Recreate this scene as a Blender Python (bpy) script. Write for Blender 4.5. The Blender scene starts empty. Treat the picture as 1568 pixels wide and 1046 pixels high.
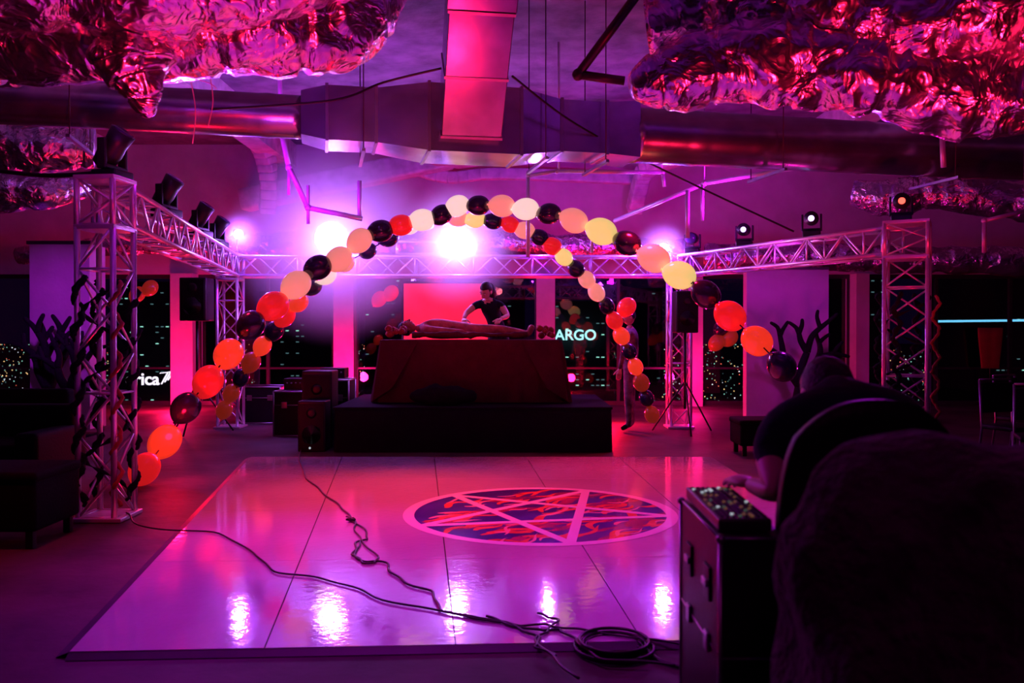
import bpy, bmesh, math, random
from mathutils import Vector, Matrix, noise, Quaternion
random.seed(7)
V=Vector
EYE=1.45; FPX=1330.0
def P(u,v,d):            # image pixel back-projected at an estimated distance into the room -> metres
    return V(((u-800)*d/FPX, d, EYE-(v-520)*d/FPX))
def G(u,v,z=0.0):        # image pixel back-projected to a point on the floor
    d=(EYE-z)*FPX/(v-520); return V(((u-800)*d/FPX, d, z))
scn=bpy.context.scene
scn.view_settings.view_transform='Standard'
# ------------------------------------------------ materials
def nd(nt,t,**k):
    n=nt.nodes.new(t)
    for a,b in k.items(): setattr(n,a,b)
    return n
def mat(name,col,rough=.5,metal=0,emit=None,estr=0,bump=0,bscale=20,var=0.15,vscale=6,coat=0,spec=.5,sheen=0,det=4,dist=.02):
    m=bpy.data.materials.new(name); m.use_nodes=True; nt=m.node_tree; b=nt.nodes['Principled BSDF']
    tc=nd(nt,'ShaderNodeTexCoord')
    b.inputs['Roughness'].default_value=rough; b.inputs['Metallic'].default_value=metal
    b.inputs['Specular IOR Level'].default_value=spec
    b.inputs['Coat Weight'].default_value=coat; b.inputs['Sheen Weight'].default_value=sheen
    n=nd(nt,'ShaderNodeTexNoise'); n.inputs['Scale'].default_value=vscale; n.inputs['Detail'].default_value=4
    nt.links.new(tc.outputs['Object'],n.inputs['Vector'])
    r=nd(nt,'ShaderNodeValToRGB')
    c=V(col[:3]); r.color_ramp.elements[0].position=.3; r.color_ramp.elements[1].position=.7
    r.color_ramp.elements[0].color=(*(c*(1-var)),1); r.color_ramp.elements[1].color=(*[min(1,x*(1+var)) for x in c],1)
    nt.links.new(n.outputs['Fac'],r.inputs['Fac']); nt.links.new(r.outputs['Color'],b.inputs['Base Color'])
    if emit:
        b.inputs['Emission Color'].default_value=(*emit,1); b.inputs['Emission Strength'].default_value=estr
        if not name.startswith('lamp_lens'): m.cycles.emission_sampling='NONE'
    if bump:
        n2=nd(nt,'ShaderNodeTexNoise'); n2.inputs['Scale'].default_value=bscale; n2.inputs['Detail'].default_value=det
        nt.links.new(tc.outputs['Object'],n2.inputs['Vector'])
        bp=nd(nt,'ShaderNodeBump'); bp.inputs['Strength'].default_value=bump; bp.inputs['Distance'].default_value=dist
        nt.links.new(n2.outputs['Fac'],bp.inputs['Height']); nt.links.new(bp.outputs['Normal'],b.inputs['Normal'])
    return m
M={}
M['concrete_floor']=mat('concrete_floor',(.075,.05,.055),.6,bump=.3,bscale=8,var=.5,vscale=1.2,spec=.12)
M['ceil']=mat('ceiling_fireproofing',(.16,.14,.18),.9,bump=.7,bscale=14,var=.35,vscale=3,spec=.2)
M['wall']=mat('plaster',(.52,.46,.52),.85,bump=.15,bscale=20,var=.12,vscale=2,spec=.2)
M['wall_dk']=mat('dark_wall_paint',(.06,.05,.07),.85,bump=.15,bscale=20)
M['beam']=mat('beam_concrete',(.6,.55,.62),.85,bump=.3,bscale=16,var=.2,spec=.2)
M['frame']=mat('window_frame_metal',(.06,.05,.07),.4,.6)
M['alu']=mat('truss_aluminium',(.76,.76,.8),.32,.6,var=.08)
M['duct']=mat('galvanised_duct',(.42,.42,.48),.27,.92,bump=.12,bscale=5,var=.25,vscale=3)
M['black']=mat('black_plastic',(.012,.012,.016),.4,var=.2)
M['case']=mat('case_laminate',(.010,.008,.013),.45,bump=.1,bscale=90,spec=.2)
M['metal']=mat('steel_trim',(.35,.35,.4),.35,.9)
M['ramp']=mat('edge_trim_dark',(.08,.06,.10),.5,.2,spec=.3)
M['cloth_blk']=mat('black_cloth',(.008,.006,.014),.9,bump=.3,bscale=40,spec=.15)
M['cloth_red']=mat('dark_red_cloth',(.085,.009,.024),.9,bump=.3,bscale=30,spec=.1)
M['leather']=mat('black_leather',(.008,.006,.010),.5,bump=.2,bscale=60,spec=.2)
M['sofa']=mat('matte_black_upholstery',(.006,.005,.008),.8,bump=.2,bscale=60,spec=.08)
M['fur']=mat('dark_plush',(.05,.018,.045),.95,bump=1,bscale=38,var=.7,vscale=9,sheen=.2,dist=.04,spec=.1)
M['skin']=mat('skin',(.62,.36,.28),.5,bump=.05,bscale=60,var=.08)
M['hair']=mat('dark_hair',(.008,.006,.010),.6,bump=.5,bscale=80)
M['shirt']=mat('black_shirt',(.010,.010,.030),.85,bump=.3,bscale=35,spec=.15)
M['jeans']=mat('dark_trousers',(.015,.015,.03),.85,bump=.3,bscale=60)
M['eye']=mat('eye_white',(.8,.8,.8),.2)
M['lips']=mat('lips',(.4,.12,.1),.45)
M['bodyprop']=mat('wrapped_cloth_pink',(.38,.08,.10),.7,bump=.8,bscale=14,var=.6,vscale=7)
M['costume']=mat('mottled_costume',(.20,.11,.15),.8,bump=.5,bscale=18,var=.8,vscale=9)
M['cable']=mat('black_rubber',(.010,.006,.012),.4)
M['tree']=mat('black_paper_tree',(.008,.005,.011),.9,bump=.4,bscale=20,spec=.1)
M['redpanel']=mat('red_screen_fabric',(.9,.04,.07),.8,emit=(1,.018,.06),estr=.7)  # glow put into the fabric for the red light falling on it
M['pipe']=mat('painted_pipe',(.7,.68,.74),.4,.4)
M['blackpipe']=mat('black_iron_pipe',(.05,.02,.03),.4,.4)
M['rib_red']=mat('red_fabric',(.35,.02,.03),.8)
M['ringwhite']=mat('ring_vinyl',(1,.97,1),.12,coat=.4,var=.02)
def foilmat():
    m=mat('foil_insulation',(.82,.82,.9),.26,1,var=.15,vscale=4); nt=m.node_tree; b=nt.nodes['Principled BSDF']
    tc=nd(nt,'ShaderNodeTexCoord')
    nz=nd(nt,'ShaderNodeTexNoise'); nz.inputs['Scale'].default_value=2.2; nz.inputs['Detail'].default_value=3
    mx=nd(nt,'ShaderNodeVectorMath',operation='MULTIPLY_ADD'); mx.inputs[1].default_value=(.7,.7,.7)
    nt.links.new(tc.outputs['Object'],nz.inputs['Vector']); nt.links.new(nz.outputs['Color'],mx.inputs[0]); nt.links.new(tc.outputs['Object'],mx.inputs[2])
    prev=None
    for sc,dist,st in ((3.2,.10,.5),(9,.03,.5),(24,.012,.45)):
        v=nd(nt,'ShaderNodeTexVoronoi',feature='F1'); v.inputs['Scale'].default_value=sc
        nt.links.new(mx.outputs[0],v.inputs['Vector'])
        bp=nd(nt,'ShaderNodeBump'); bp.inputs['Strength'].default_value=st; bp.inputs['Distance'].default_value=dist
        nt.links.new(v.outputs['Distance'],bp.inputs['Height'])
        if prev: nt.links.new(prev.outputs['Normal'],bp.inputs['Normal'])
        prev=bp
    nt.links.new(prev.outputs['Normal'],b.inputs['Normal']); return m
M['foil']=foilmat()
def emis(name,col,s):
    return mat(name,(.02,.02,.02),.3,emit=col,estr=s)
M['lens']=emis('lamp_lens_violet',(.5,.3,1),85)
M['lens_h']=emis('lamp_lens_hot',(.6,.42,1),260)
M['lens_s']=emis('lamp_lens_small',(.5,.3,1),6)
M['lens_r']=emis('lamp_lens_red',(1,.06,.04),4)
M['lens_off']=mat('lens_glass_dark',(.05,.04,.12),.1)
M['led_w']=emis('led_white',(.8,.9,1),.5)
M['led_y']=emis('led_amber',(1,.4,.15),.10); M['led_c']=emis('led_cyan',(.4,.8,.5),.07)
M['sign']=emis('sign_tube',(.35,.85,.9),1.5); M['sign2']=emis('sign_white',(.9,.8,1),1.6)
M['neon']=emis('neon_cyan',(.15,.6,1),1.2)
M['cl1']=emis('city_warm',(1,.6,.25),1.8); M['cl2']=emis('city_green',(.35,.9,.75),1.2); M['cl3']=emis('city_white',(.8,.85,1),1.8); M['cl4']=emis('city_red',(1,.15,.1),1.8)
M['bw']=emis('window_dim',(.2,.45,.5),.4)
M['bldg']=mat('tower_facade',(.01,.012,.02),.6); M['cityground']=mat('city_ground',(.01,.008,.015),.9)
def dance():
    m=mat('white_vinyl',(.66,.60,.68),.1,coat=.9,var=.07,vscale=1.5); nt=m.node_tree; b=nt.nodes['Principled BSDF']
    b.inputs['Coat Roughness'].default_value=.035; b.inputs['Coat IOR'].default_value=1.6
    tc=nd(nt,'ShaderNodeTexCoord'); n=nd(nt,'ShaderNodeTexNoise'); n.inputs['Scale'].default_value=3.5; n.inputs['Detail'].default_value=7
    nt.links.new(tc.outputs['Object'],n.inputs['Vector'])
    mr=nd(nt,'ShaderNodeMapRange'); mr.inputs['To Min'].default_value=.03; mr.inputs['To Max'].default_value=.15
    nt.links.new(n.outputs['Fac'],mr.inputs['Value']); nt.links.new(mr.outputs['Result'],b.inputs['Roughness'])
    n2=nd(nt,'ShaderNodeTexNoise'); n2.inputs['Scale'].default_value=22; n2.inputs['Detail'].default_value=3
    nt.links.new(tc.outputs['Object'],n2.inputs['Vector'])
    bp=nd(nt,'ShaderNodeBump'); bp.inputs['Strength'].default_value=.10; bp.inputs['Distance'].default_value=.008
    nt.links.new(n2.outputs['Fac'],bp.inputs['Height']); nt.links.new(bp.outputs['Normal'],b.inputs['Normal']); nt.links.new(bp.outputs['Normal'],b.inputs['Coat Normal'])
    return m
M['dance']=dance()
M['fl_bg']=mat('print_violet',(.07,.03,.34),.12,coat=.4,var=.5,vscale=2)
M['fl_dr']=mat('print_crimson',(.42,.02,.14),.12,coat=.4,var=.3)
M['fl_or']=mat('print_orange',(.85,.16,.08),.12,coat=.4,var=.3)
M['fl_pk']=mat('print_pale_flame',(1,.5,.42),.12,coat=.4,var=.15)
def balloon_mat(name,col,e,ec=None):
    return mat(name,col,.2,coat=.6,var=.05,emit=ec or col,estr=e)  # emission put into the colour so balloons look lit and translucent
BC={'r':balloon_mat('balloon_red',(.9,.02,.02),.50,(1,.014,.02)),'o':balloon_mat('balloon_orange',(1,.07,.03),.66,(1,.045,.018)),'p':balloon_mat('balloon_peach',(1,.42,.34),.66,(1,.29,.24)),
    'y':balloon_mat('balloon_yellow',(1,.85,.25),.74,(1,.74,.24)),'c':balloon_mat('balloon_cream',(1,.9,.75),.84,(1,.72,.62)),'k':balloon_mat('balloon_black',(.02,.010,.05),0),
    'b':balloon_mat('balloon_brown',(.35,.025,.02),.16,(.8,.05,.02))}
def glass():
    m=bpy.data.materials.new('window_glass'); m.use_nodes=True; nt=m.node_tree; nt.nodes.clear()
    o=nd(nt,'ShaderNodeOutputMaterial'); mx=nd(nt,'ShaderNodeMixShader'); mx.inputs[0].default_value=.08
    t=nd(nt,'ShaderNodeBsdfTransparent'); g=nd(nt,'ShaderNodeBsdfGlossy'); g.inputs['Roughness'].default_value=.02
    nt.links.new(t.outputs[0],mx.inputs[1]); nt.links.new(g.outputs[0],mx.inputs[2]); nt.links.new(mx.outputs[0],o.inputs[0]); return m
M['glass']=glass()
def haze(R,dens):  # local scatter volume imitating glare bloom around a bright lamp
    m=bpy.data.materials.new('lamp_bloom_haze'); m.use_nodes=True; nt=m.node_tree; nt.nodes.clear()
    o=nd(nt,'ShaderNodeOutputMaterial'); s=nd(nt,'ShaderNodeVolumeScatter'); s.inputs['Color'].default_value=(1,1,1,1)
    tc=nd(nt,'ShaderNodeTexCoord'); ln=nd(nt,'ShaderNodeVectorMath',operation='LENGTH'); nt.links.new(tc.outputs['Object'],ln.inputs[0])
    mr=nd(nt,'ShaderNodeMapRange',interpolation_type='SMOOTHSTEP'); mr.inputs['From Min'].default_value=R; mr.inputs['From Max'].default_value=0
    mr.inputs['To Min'].default_value=0; mr.inputs['To Max'].default_value=dens
    nt.links.new(ln.outputs['Value'],mr.inputs['Value']); nt.links.new(mr.outputs['Result'],s.inputs['Density']); nt.links.new(s.outputs[0],o.inputs['Volume']); return m
# ------------------------------------------------ mesh builder
def frame_from(z,up=V((0,0,1))):
    z=z.normalized()
    if abs(z.dot(up))>.98: up=V((0,1,0))
    x=up.cross(z).normalized(); y=z.cross(x)
    return Matrix((x,y,z)).transposed()
def spline(pts,n):
    pts=[V(p) for p in pts]; out=[]
    for i in range(len(pts)-1):
        p0=pts[max(i-1,0)];p1=pts[i];p2=pts[i+1];p3=pts[min(i+2,len(pts)-1)]
        for k in range(n):
            t=k/n
            out.append(.5*((2*p1)+(p2-p0)*t+(2*p0-5*p1+4*p2-p3)*t*t+(3*p1-p0-3*p2+p3)*t**3))
    out.append(pts[-1]); return out
class MB:
    def __init__(s,*mats): s.bm=bmesh.new(); s.m=[M.get(x,x) if isinstance(x,str) else x for x in mats]
    def idx(s,m):
        mm=M[m] if isinstance(m,str) else m
        if mm not in s.m: s.m.append(mm)
        return s.m.index(mm)
    def faces(s,co,fs,m,smooth=False):
        mi=s.idx(m); vs=[s.bm.verts.new(c) for c in co]
        for f in fs:
            try: q=s.bm.faces.new([vs[i] for i in f]); q.material_index=mi; q.smooth=smooth
            except ValueError: pass
    def box(s,c,size,m,R=None,bev=0.0):
        c=V(c); hx,hy,hz=[x/2 for x in size]; R=R or Matrix.Identity(3)
        b=bmesh.new(); bmesh.ops.create_cube(b,size=1)
        for v in b.verts: v.co=V((v.co.x*2*hx,v.co.y*2*hy,v.co.z*2*hz))
        if bev: bmesh.ops.bevel(b,geom=b.edges[:],offset=min(bev,hx*.9,hy*.9,hz*.9),segments=3,affect='EDGES',profile=.6)
        b.verts.index_update()
        s.faces([R@v.co+c for v in b.verts],[[v.index for v in f.verts] for f in b.faces],m,bool(bev)); b.free()
    def box2(s,a,b,m,bev=0):
        a=V(a);b=V(b); s.box((a+b)/2,[abs(x) for x in (b-a)],m,bev=bev)
    def beam(s,p,q,w,h,m,bev=0):
        p=V(p);q=V(q); R=frame_from(q-p); s.box((p+q)/2,(w,h,(q-p).length),m,R,bev)
    def cyl(s,p,q,r,m,r2=None,n=12): 
        s.tube([p,q],[r,r if r2 is None else r2],m,n)
    def tube(s,pts,r,m,n=10,amp=0,fr=1,seed=0,flat=1.0,cap=True,up=V((0,0,1))):
        pts=[V(p) for p in pts]; L=len(pts)
        if not hasattr(r,'__len__'): r=[r]*L
        co=[];fs=[]; T=(pts[1]-pts[0]).normalized(); F=frame_from(T,up)
        for i,p in enumerate(pts):
            t=(pts[min(i+1,L-1)]-pts[max(i-1,0)]).normalized()
            q=T.rotation_difference(t).to_matrix(); F=q@F; T=t
            for k in range(n):
                a=2*math.pi*k/n; off=F@V((math.cos(a),math.sin(a)*flat,0)); rr=r[i]
                if amp:
                    c=p+off*rr
                    rr=rr*(1+amp*(noise.noise(c*fr+V((seed,0,0)))+.35*noise.noise(c*fr*2.7+V((seed,3,0)))+.45*(.35-abs(noise.noise(c*fr*3.1+V((9,seed,0)))))))
                co.append(p+off*rr)
        for i in range(L-1):
            for k in range(n):
                fs.append((i*n+k,i*n+(k+1)%n,(i+1)*n+(k+1)%n,(i+1)*n+k))
        if cap: fs.append(tuple(range(n-1,-1,-1))); fs.append(tuple((L-1)*n+k for k in range(n)))
        s.faces(co,fs,m,True)
    def sph(s,c,rad,m,R=None,seg=20,rings=14,fn=None):
        c=V(c); rad=rad if hasattr(rad,'__len__') else (rad,)*3; R=R or Matrix.Identity(3); co=[];fs=[]
        for i in range(rings+1):
            th=math.pi*i/rings
            for k in range(seg):
                a=2*math.pi*k/seg; v=V((math.sin(th)*math.cos(a),math.sin(th)*math.sin(a),math.cos(th)))
                if fn: v=fn(v)
                co.append(R@V((v.x*rad[0],v.y*rad[1],v.z*rad[2]))+c)
        for i in range(rings):
            for k in range(seg): fs.append((i*seg+k,(i+1)*seg+k,(i+1)*seg+(k+1)%seg,i*seg+(k+1)%seg))
        s.faces(co,fs,m,True)
    def loft(s,lv,m,n=96,ex=4,folds=20,captop=True,nz=0,seed=0,rot=0):
        co=[];fs=[]
        for (cx,cy,z,a,b,f) in lv:
            for k in range(n):
                t=2*math.pi*k/n; c,si=math.cos(t),math.sin(t)
                rr=(abs(c)**ex+abs(si)**ex)**(-1/ex)
                w=1+f*(math.sin(folds*t+seed)+.5*math.sin(folds*.37*t+1.3+seed))
                x=a*c*rr*w; y=b*si*rr*w
                if rot: x,y=x*math.cos(rot)-y*math.sin(rot),x*math.sin(rot)+y*math.cos(rot)
                p=V((cx+x,cy+y,z))
                if nz: p+=noise.noise_vector(p*5+V((seed,0,0)))*nz
                co.append(p)
        for i in range(len(lv)-1):
            for k in range(n): fs.append((i*n+k,i*n+(k+1)%n,(i+1)*n+(k+1)%n,(i+1)*n+k))
        if captop: fs.append(tuple((len(lv)-1)*n+k for k in range(n)))
        s.faces(co,fs,m,True)
    def obj(s,name,parent=None,loc=None):
        bmesh.ops.remove_doubles(s.bm,verts=s.bm.verts[:],dist=1e-5)
        bmesh.ops.recalc_face_normals(s.bm,faces=s.bm.faces[:])
        me=bpy.data.meshes.new(name); s.bm.to_mesh(me); s.bm.free()
        for m in s.m: me.materials.append(m)
        o=bpy.data.objects.new(name,me); scn.collection.objects.link(o)
        if parent: o.parent=parent
        return o
def empty(name,loc=(0,0,0)):
    e=bpy.data.objects.new(name,None); scn.collection.objects.link(e); e.empty_display_size=.2; return e
# ------------------------------------------------ room shell
ZC=5.2; YB=17.0; XL=-11.5; XR=11.5; YF=-3.5; ZT=ZC-.01
b=MB(); b.box2((XL,YF,-.2),(XR,YB+.4,0),'concrete_floor'); b.obj('floor')
b=MB(); b.box2((XL,YF,ZC),(XR,YB+.4,ZC+.2),'ceil'); b.obj('ceiling')
b=MB(); b.box2((XL-.2,YF,0),(XL,YB+.4,ZC),'wall_dk'); b.obj('wall_left')
b=MB(); b.box2((XR,YF,0),(XR+.2,YB+.4,ZC),'wall_dk'); b.obj('wall_right')
b=MB(); b.box2((XL,YF-.2,0),(XR,YF,ZC),'wall_dk'); b.obj('wall_front')
b=MB(); b.box2((XL,YB,2.62),(XR,YB+.3,ZC),'wall')
cols=[]
for u0,u1 in ((274,308),(525,556),(838,866),(1068,1094),(1330,1350),(60,90)):
    x0=(u0-800)*YB/FPX; x1=(u1-800)*YB/FPX; b.box2((x0,YB-.25,0),(x1,YB+.3,2.62),'wall'); cols.append((x0,x1))
b.obj('wall_back')
cols.sort()
edges=[XL]+[c for p in cols for c in p]+[XR]
k=1
for i in range(0,len(edges),2):
    x0,x1=edges[i],edges[i+1]
    b=MB(); y=YB+.12
    b.box2((x0,y-.04,0),(x1,y+.04,.08),'frame'); b.box2((x0,y-.04,2.54),(x1,y+.04,2.62),'frame')
    n=max(1,round((x1-x0)/1.6))
    for j in range(n+1):
        x=x0+(x1-x0)*j/n; b.box2((x-.03,y-.04,.08),(x+.03,y+.04,2.54),'frame')
    b.box2((x0,y-.03,.72),(x1,y+.03,.76),'frame')
    b.faces([(x0,y,.08),(x1,y,.08),(x1,y,2.54),(x0,y,2.54)],[(0,1,2,3)],'glass')
    b.obj('window_%d'%k); k+=1
b=MB(); b.box2((-7.25,12.8,0),(-6.35,13.3,2.78),'wall'); b.box2((-7.28,12.77,2.78),(-6.32,13.33,2.83),'frame'); b.obj('partition_panel')
b=MB(); b.box2((3.72,13.5,0),(5.02,13.7,2.45),'wall'); b.box2((3.72,13.49,2.45),(5.02,13.71,2.49),'metal'); b.obj('partition_panel')
b=MB()
hub=P(705,262,16.3)
for q in (P(545,205,13.2),P(985,225,13.2),P(745,205,13.0),P(380,330,16.8)):
    b.beam(hub+V((0,0,.2)),q+V((0,0,.2)),.42,.42,'beam',.06)
def arch(pts,w):
    for i in range(len(pts)-1): b.beam(pts[i],pts[i+1]+(pts[i+1]-pts[i])*.06,w,w,'beam',.04)
arch(spline([P(385,200,15.5),P(412,235,15.8),P(420,280,16),P(418,330,16.3)],4),.3)
arch(spline([P(640,262,16.6),P(700,278,16.6),P(780,272,16.6),P(990,280,16.6)],4),.22)
arch(spline([P(990,330,16.6),P(1000,290,16.2),P(1015,262,15.8),P(1100,235,15)],4),.28)
for x in (-8,-4.5,5.5,9): b.box2((x-.2,4,ZC-.45),(x+.2,YB,ZC-.003),'beam')
b.box2((XL,6.2,ZC-.5),(XR,6.6,ZC-.002),'beam')
b.obj('ceiling_beam')
# ------------------------------------------------ dance floor
A=V((-1.975,3.78,0)); B=V((2.32,4.0,0)); C=V((2.27,9.74,0)); D=V((-3.0,9.74,0))
def bil(s,t): return (A*(1-s)+B*s)*(1-t)+(D*(1-s)+C*s)*t
root=empty('dance_floor')
b=MB(); H=.03
nx,ny=5,4; g=.0008
for i in range(nx):
    for j in range(ny):
        q=[bil(i/nx+g,j/ny+g*.2),bil((i+1)/nx-g,j/ny+g*.2),bil((i+1)/nx-g,(j+1)/ny-g*.2),bil(i/nx+g,(j+1)/ny-g*.2)]
        co=[p+V((0,0,.002)) for p in q]+[p+V((0,0,H)) for p in q]
        b.faces(co,[(3,2,1,0),(4,5,6,7),(0,1,5,4),(1,2,6,5),(2,3,7,6),(3,0,4,7)],'dance')
b.obj('floor_panels',root)
b=MB()
for p,q,o in ((A,D,V((-.06,0,0))),(A,B,V((0,-.04,0))),(B,C,V((.05,0,0))),(D,C,V((0,.05,0)))):
    co=[p+V((0,0,.027)),q+V((0,0,.027)),q+o+V((0,0,.004)),p+o+V((0,0,.004)),p+V((0,0,.002)),q+V((0,0,.002))]
    b.faces(co,[(0,1,2,3),(3,2,5,4),(0,1,5,4)],'ramp')
b.obj('edge_ramp',root)
cx,cy,R0=.22,6.72,1.08
b=MB(); n=96
def disc(mb,r0,r1,z,m):
    co=[];fs=[]
    for k in range(n):
        a=2*math.pi*k/n; co+= [(r0*math.cos(a),r0*math.sin(a),z),(r1*math.cos(a),r1*math.sin(a),z)]
    for k in range(n):
        j=(k+1)%n; fs.append((2*k,2*k+1,2*j+1,2*j))
    mb.faces(co,fs,m)
co=[(1.0*math.cos(2*math.pi*k/n),1.0*math.sin(2*math.pi*k/n),.0308) for k in range(n)]
b.faces(co,[tuple(range(n))],'fl_bg')
random.seed(12)
zz=.0311
for m_,cnt,wmax,lmin,lmax in (('fl_dr',40,.070,.5,1.0),('fl_or',50,.050,.4,.95),('fl_pk',40,.030,.3,.7)):
    for i in range(cnt):
        rr=math.sqrt(random.random())*.93; th=random.uniform(0,6.283); p=V((rr*math.cos(th),rr*math.sin(th),0))
        p.y-=.15; 
        if m_=='fl_pk' and p.x>.35 and random.random()<.6: continue
        a=random.uniform(.15,1.15)+p.x*.25; L_=random.uniform(lmin,lmax)*.6; ph=random.uniform(0,6.28); am=random.uniform(.35,.8); wv=random.uniform(.5,1)*wmax
        N=14; left=[];right=[]; q=p.copy()
        for k in range(N+1):
            t=k/N; ang=a+am*math.sin(ph+t*5.0); d_=V((math.cos(ang),math.sin(ang),0)); nn=V((-d_.y,d_.x,0))
            w_=wv*math.sin(math.pi*min(1,t*.93+.07))**.8*(1-.6*t)
            def cl(v): 
                return v if v.length<.992 else v*(.992/v.length)
            left.append(cl(q+nn*w_)); right.append(cl(q-nn*w_)); q=q+d_*L_/N
        zz+=.0000045; co=[v+V((0,0,zz)) for v in left+right]; fs=[(k,k+1,N+1+k+1,N+1+k) for k in range(N)]
        b.faces(co,fs,m_)
disc(b,.988,1.075,.0322,'ringwhite')
for k in range(5):
    a=math.radians(-8+72*k); c=math.radians(-8+72*(k+2)); p=V((math.cos(a),math.sin(a),0))*1.01; q=V((math.cos(c),math.sin(c),0))*1.01
    d=(q-p).normalized(); s_=V((-d.y,d.x,0))*.036; z=V((0,0,.0325+.0002*k))
    b.faces([p+s_+z,q+s_+z,q-s_+z,p-s_+z],[(0,1,2,3)],'ringwhite')
me=bpy.data.meshes.new('pentagram_decal'); b.bm.normal_update()
for f in b.bm.faces:
    if f.normal.z<0: f.normal_flip()
b.bm.to_mesh(me); b.bm.free()
for m_ in b.m: me.materials.append(m_)
o=bpy.data.objects.new('pentagram_decal',me); scn.collection.objects.link(o); o.parent=root; o.location=(cx,cy,0)
# ------------------------------------------------ lighting truss
def truss(b,p,q,w=.29,rc=.024,rb=.011,step=.3,up=V((0,0,1))):
    p=V(p);q=V(q); F=frame_from(q-p,up); L=(q-p).length; n=max(2,round(L/step)); h=w/2
    cs=[V((-h,-h,0)),V((h,-h,0)),V((h,h,0)),V((-h,h,0))]
    for c in cs: b.cyl(p+F@c,q+F@c,rc,'alu',n=8)
    for f in range(4):
        c0,c1=cs[f],cs[(f+1)%4]
        for i in range(n):
            a,c=(c0,c1) if (i+f)%2==0 else (c1,c0)
            b.cyl(p+F@(a+V((0,0,L*i/n))),p+F@(c+V((0,0,L*(i+1)/n))),rb,'alu',n=6)
            if i%3==0: b.cyl(p+F@(c0+V((0,0,L*i/n))),p+F@(c1+V((0,0,L*i/n))),rb,'alu',n=6)
        b.cyl(q+F@c0,q+F@c1,rb*1.4,'alu',n=6)
FL=V((-3.17,6.65,0)); FR=V((4.30,9.27,0)); BR=V((2.55,13.0,0)); BL=V((-4.3,13,0)); TZ=2.46
b=MB()
for c,w,an in ((FL,.29,.1),(FR,.42,.5),(BR,.30,0),(BL,.30,0)):
    up=V((math.sin(an),math.cos(an),0))
    truss(b,c+V((0,0,.03)),c+V((0,0,TZ-.2)),w,up=up); b.box(c+V((0,0,.02)),(w+.1,w+.1,.03),'alu',bev=.005)
    for z in (TZ-.2,TZ+.18):
        b.box(c+V((0,0,z)),(w+.04,w+.04,.035),'alu',Matrix.Rotation(-an,3,'Z'),.005)
    truss(b,c+V((0,0,TZ-.18)),c+V((0,0,TZ+.17)),w,up=up,step=.35)
for p,q in ((FL,BL),(BL,BR),(BR,FR)):
    d=(q-p).normalized()*.17; truss(b,p+d+V((0,0,TZ)),q-d+V((0,0,TZ)),rb=.013)
b.box2((-1.75,12.85,TZ+.17),(-.55,13.1,TZ+.2),'alu')
for x in (-1.75,-.55): b.cyl((x,12.97,TZ+.15),(x,12.97,TZ+.38),.02,'alu')
b.cyl((-1.75,12.97,TZ+.38),(-.55,12.97,TZ+.38),.02,'alu')
b.obj('lighting_truss')
def garland(c,w,z0,z1,name,seed):
    b=MB(); random.seed(seed)
    for j in range(4):
        cx_=c.x+(w/2)*(1 if j%2 else -1); cy_=c.y+(w/2)*(1 if j//2 else -1); pts=[]
        N=80
        for i in range(N):
            t=i/(N-1); a=t*38+j; r=.034+.010*math.sin(i*1.7)
            pts.append((cx_+r*math.cos(a),cy_+r*math.sin(a),z0+(z1-z0)*t))
        b.tube(pts,[.012+.006*abs(math.sin(i*.9+j)) for i in range(N)],'rib_red' if j==1 else 'cloth_blk',8)
        if j!=1: b.tube([(p[0]+.012*math.sin(i*1.3),p[1],p[2]+.03) for i,p in enumerate(pts)],[.010+.016*abs(math.sin(i*.7)) for i in range(N)],'cloth_blk',6)
    pts=[(c.x+(w*.53)*math.cos(i*.42),c.y+(w*.53)*math.sin(i*.42),z0+.02+(z1-z0)*i/45) for i in range(46)]
    b.tube(spline(pts,2),[.012+.009*math.sin(i*1.3) for i in range(91)],'cloth_blk',8)
    return b.obj(name)
garland(FL,.29,.12,1.85,'fabric_garland',1); garland(FR,.42,.1,1.85,'fabric_garland',2)
# ------------------------------------------------ moving heads
def head_light(base,target,lens='lens_off',s=1.0):
    b=MB(); base=V(base)
    d=(V(target)-base).normalized(); side=d.cross(V((0,0,1)))
    side=side.normalized() if side.length>1e-3 else V((1,0,0)); R=Matrix((side,V((-side.y,side.x,0)),V((0,0,1)))).transposed()
    b.box(base+V((0,0,.04*s)),(.22*s,.2*s,.08*s),'black',R,.015*s)
    piv=base+V((0,0,.24*s))
    for k in (-1,1):
        b.box(piv+side*k*.115*s-V((0,0,.05*s)),(.025*s,.07*s,.22*s),'black',R,.008*s)
    b.box(base+V((0,0,.10*s)),(.25*s,.08*s,.03*s),'black',R,.008*s)
    b.tube([piv-d*.16*s,piv-d*.14*s,piv-d*.02*s,piv+d*.05*s,piv+d*.15*s],[.04*s,.075*s,.088*s,.082*s,.092*s],'black',18)
    lr=.038 if lens in('lens_s','lens_r') else .08
    b.tube([piv+d*.151*s,piv+d*.158*s],[lr*s,lr*s*.95],lens,18)
    return b.obj('moving_head_light')
def lamp(kind,loc,e,col,r=.1,target=None,ang=60,blend=.5,name=None):
    l=bpy.data.lights.new(name or 'stage_lamp',kind); l.energy=e; l.color=col
    if kind in('POINT','SPOT'): l.shadow_soft_size=r
    if kind=='SPOT': l.spot_size=math.radians(ang); l.spot_blend=blend
    o=bpy.data.objects.new(name or 'stage_lamp',l); scn.collection.objects.link(o); o.location=loc
    if target is not None: o.rotation_euler=(V(target)-V(loc)).to_track_quat('-Z','Y').to_euler()
    return o
VIO=(.34,.008,1); RED=(1,.003,.035)
TT=TZ+.17
for t in (.03,.33,.62,.82):
    p=FL.lerp(BL,t); head_light(p+V((0,0,TT+(.03 if t<.1 else 0))),(p.x+1.0,p.y-.2,4.0),'lens_off',1.1)
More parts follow.
